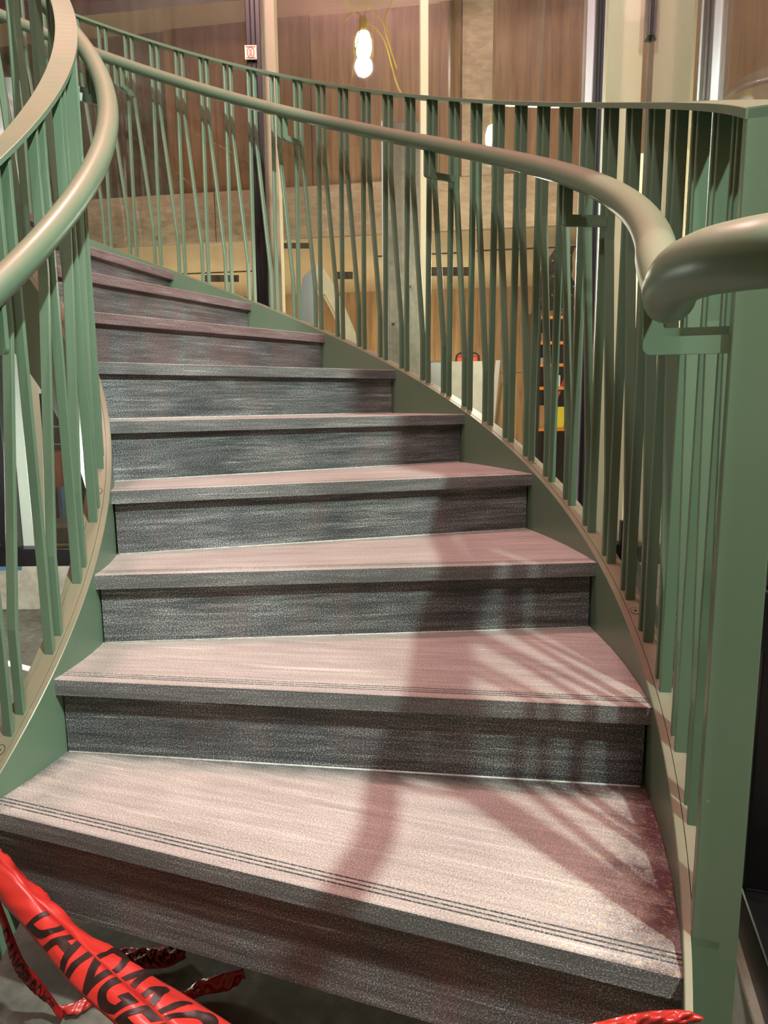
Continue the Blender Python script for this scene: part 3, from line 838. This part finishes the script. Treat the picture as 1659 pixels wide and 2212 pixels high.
# ------------------------------------------------------------------ red danger tape
def ribbon_surface(A, B, sub=12):
    A = catmull([pd(*q) for q in A], sub); B = catmull([pd(*q) for q in B], sub)
    return A, B
def tape(name, A, B, mat, label, group='red danger tapes at the foot of the stair', text=None, wr=0.004, nt=8, seed=1, tflip=False, rng=(0.0, 1.0)):
    A, B = ribbon_surface(A, B)
    n = len(A); rnd = random.Random(seed); ph = [rnd.uniform(0, 6.28) for _ in range(4)]
    def S(i, t):
        i = max(0, min(n-1.001, i)); k = int(i); f = i-k
        a = A[k].lerp(A[k+1], f); b = B[k].lerp(B[k+1], f)
        p = a.lerp(b, t)
        d = (A[min(k+1, n-1)]-A[k]).normalized(); nn = d.cross((b-a).normalized()).normalized()
        if nn.dot(CAM-p) < 0: nn = -nn
        hgt = wr*(math.sin(i*0.35+t*5+ph[0])+0.6*math.sin(i*0.8-t*9+ph[1])) + 0.25*wr*math.sin(i*2.1+t*17+ph[2])
        bow = 0.010*math.sin(math.pi*t)
        return p + nn*(hgt*math.sin(math.pi*min(1, max(0, t)))**0.5*1.0 + bow), nn
    V, F = [], []
    for i in range(n):
        for j in range(nt+1): V.append(S(i, j/nt)[0])
    for i in range(n-1):
        for j in range(nt): F.append((i*(nt+1)+j, i*(nt+1)+j+1, (i+1)*(nt+1)+j+1, (i+1)*(nt+1)+j))
    o = obj(name, V, F, mat, smooth=True, label=label, cat='tape', group=group)
    o.modifiers.new('solid', 'SOLIDIFY').thickness = 0.0006
    if text:
        body, i0, i1, t0, t1 = text
        cu = bpy.data.curves.new('lettering', 'FONT'); cu.body = body; cu.size = 1.0; cu.offset = 0.022
        tmp = bpy.data.objects.new('lettering_source', cu); COL.objects.link(tmp)
        dg = bpy.context.evaluated_depsgraph_get(); me = bpy.data.meshes.new_from_object(tmp.evaluated_get(dg))
        bpy.data.objects.remove(tmp)
        bm = bmesh.new(); bm.from_mesh(me)
        xs_ = [v.co.x for v in bm.verts]; x0, x1 = min(xs_), max(xs_)
        ys_ = [v.co.y for v in bm.verts]; y0, y1 = min(ys_), max(ys_)
        for q in range(1, 60):
            bmesh.ops.bisect_plane(bm, geom=bm.verts[:]+bm.edges[:]+bm.faces[:], plane_co=(x0+(x1-x0)*q/60, 0, 0), plane_no=(1,0,0))
        for q in range(1, 8):
            bmesh.ops.bisect_plane(bm, geom=bm.verts[:]+bm.edges[:]+bm.faces[:], plane_co=(0, y0+(y1-y0)*q/8, 0), plane_no=(0,1,0))
        def tv(y): return t0+(t1-t0)*(y-y0)/(y1-y0)
        for lim, sg_ in ((rng[0], -1), (rng[1], 1)):
            yy = y0+(lim-t0)/(t1-t0)*(y1-y0)
            no = sg_ if t1 > t0 else -sg_
            bmesh.ops.bisect_plane(bm, geom=bm.verts[:]+bm.edges[:]+bm.faces[:], plane_co=(0, yy, 0), plane_no=(0, no, 0), clear_outer=True)
        org = wloc(o)
        for v in bm.verts:
            i = i0+(i1-i0)*(v.co.x-x0)/(x1-x0); t = min(0.999, max(0.001, tv(v.co.y)))
            p, nn = S(i, t); v.co = p+nn*0.0012-org
        me2 = bpy.data.meshes.new('lettering'); bm.to_mesh(me2); bm.free(); me2.materials.append(M_INK)
        lo = bpy.data.objects.new('lettering', me2); COL.objects.link(lo); lo.parent = o
        lo['label'] = 'black block capitals printed on the tape'
    return o
# edge lists are (picture x, picture y, distance): lower edge first
def fz(x, y, dz=0.0):                  # a point lying on the slab
    d = ray(x, y); t = (ZF+dz-CAM.z)/d.z
    return (x, y, t*FPX)
tape('danger_tape', [(-60, 1850, 1.22), (0, 1945, 1.18), (60, 2012, 1.14), (150, 2125, 1.06), (250, 2215, 1.00), (330, 2300, 0.96)],
     [(-32, 1836, 1.22), (28, 1888, 1.18), (110, 1975, 1.15), (205, 2066, 1.08), (330, 2180, 1.01), (440, 2290, 0.96)], M_RED,
     'bright red tape with black capitals crossing the lower left corner', text=('DANGER', 23, 56, 0.06, 1.65), seed=3, rng=(0.0, 0.985), wr=0.0014)
tape('danger_tape', [(-32, 1836, 1.225), (28, 1888, 1.185), (110, 1975, 1.155), (205, 2066, 1.085), (330, 2180, 1.015), (440, 2290, 0.965)],
     [(-30, 1822, 1.25), (36, 1887, 1.22), (125, 1978, 1.18), (255, 2064, 1.12), (420, 2160, 1.06), (620, 2290, 0.99)], M_RED,
     'second red tape layer lying along the upper edge of the lettered tape', text=('DANGER', 36, 62, -0.65, 0.72), seed=5, rng=(0.03, 0.97), wr=0.0032)
tape('danger_tape', [(-40, 1900, 1.24), (0, 1990, 1.26), (28, 2085, 1.28), (62, 2135, 1.30), (100, 2165, 1.33), (135, 2198, 1.34)],
     [(-20, 1890, 1.24), (14, 1980, 1.26), (50, 2070, 1.28), (84, 2112, 1.30), (112, 2150, 1.33), (139, 2190, 1.34)], M_REDD,
     'thin twisted red tape strand hanging at the lower left edge', text=('DANGER DO NOT', 14, 52, 0.1, 0.9), seed=6, wr=0.002)
tape('danger_tape', [fz(130, 2196, .006), fz(165, 2192, .006), fz(205, 2170, .01), fz(240, 2150, .01)],
     [fz(126, 2172, .02), fz(160, 2166, .03), fz(195, 2145, .03), fz(215, 2120, .03)], M_RED, 'short fold of red tape touching the slab below the lettered tape', seed=8)
tape('danger_tape', [fz(262, 2078, .005), fz(310, 2092, .005), fz(360, 2090, .005), fz(402, 2070, .005)],
     [fz(268, 2044, .03), fz(310, 2048, .03), fz(355, 2042, .03), fz(398, 2030, .03)], M_REDD, 'crumpled dark red tape lying on the slab under the first riser', text=('DANGER', 3, 30, 0.1, 0.85), seed=9, wr=0.008)
tape('danger_tape', [fz(395, 2168, .005), fz(440, 2150, .005), fz(490, 2140, .01), fz(528, 2112, .03)],
     [fz(388, 2150, .005), fz(430, 2118, .03), fz(480, 2103, .05), fz(525, 2092, .06)], M_REDD, 'loose dark red tape end curling on the slab below the riser', seed=10, wr=0.006)
tape('danger_tape', [(1230, 2250, 0.83), (1340, 2226, 0.84), (1400, 2218, 0.845), (1470, 2212, 0.85), (1493, 2211, 0.86)],
     [(1230, 2224, 0.84), (1340, 2196, 0.85), (1400, 2185, 0.855), (1470, 2181, 0.86), (1493, 2183, 0.87)], M_RED, 'red tape tied at the foot of the right newel post', seed=11, wr=0.006)
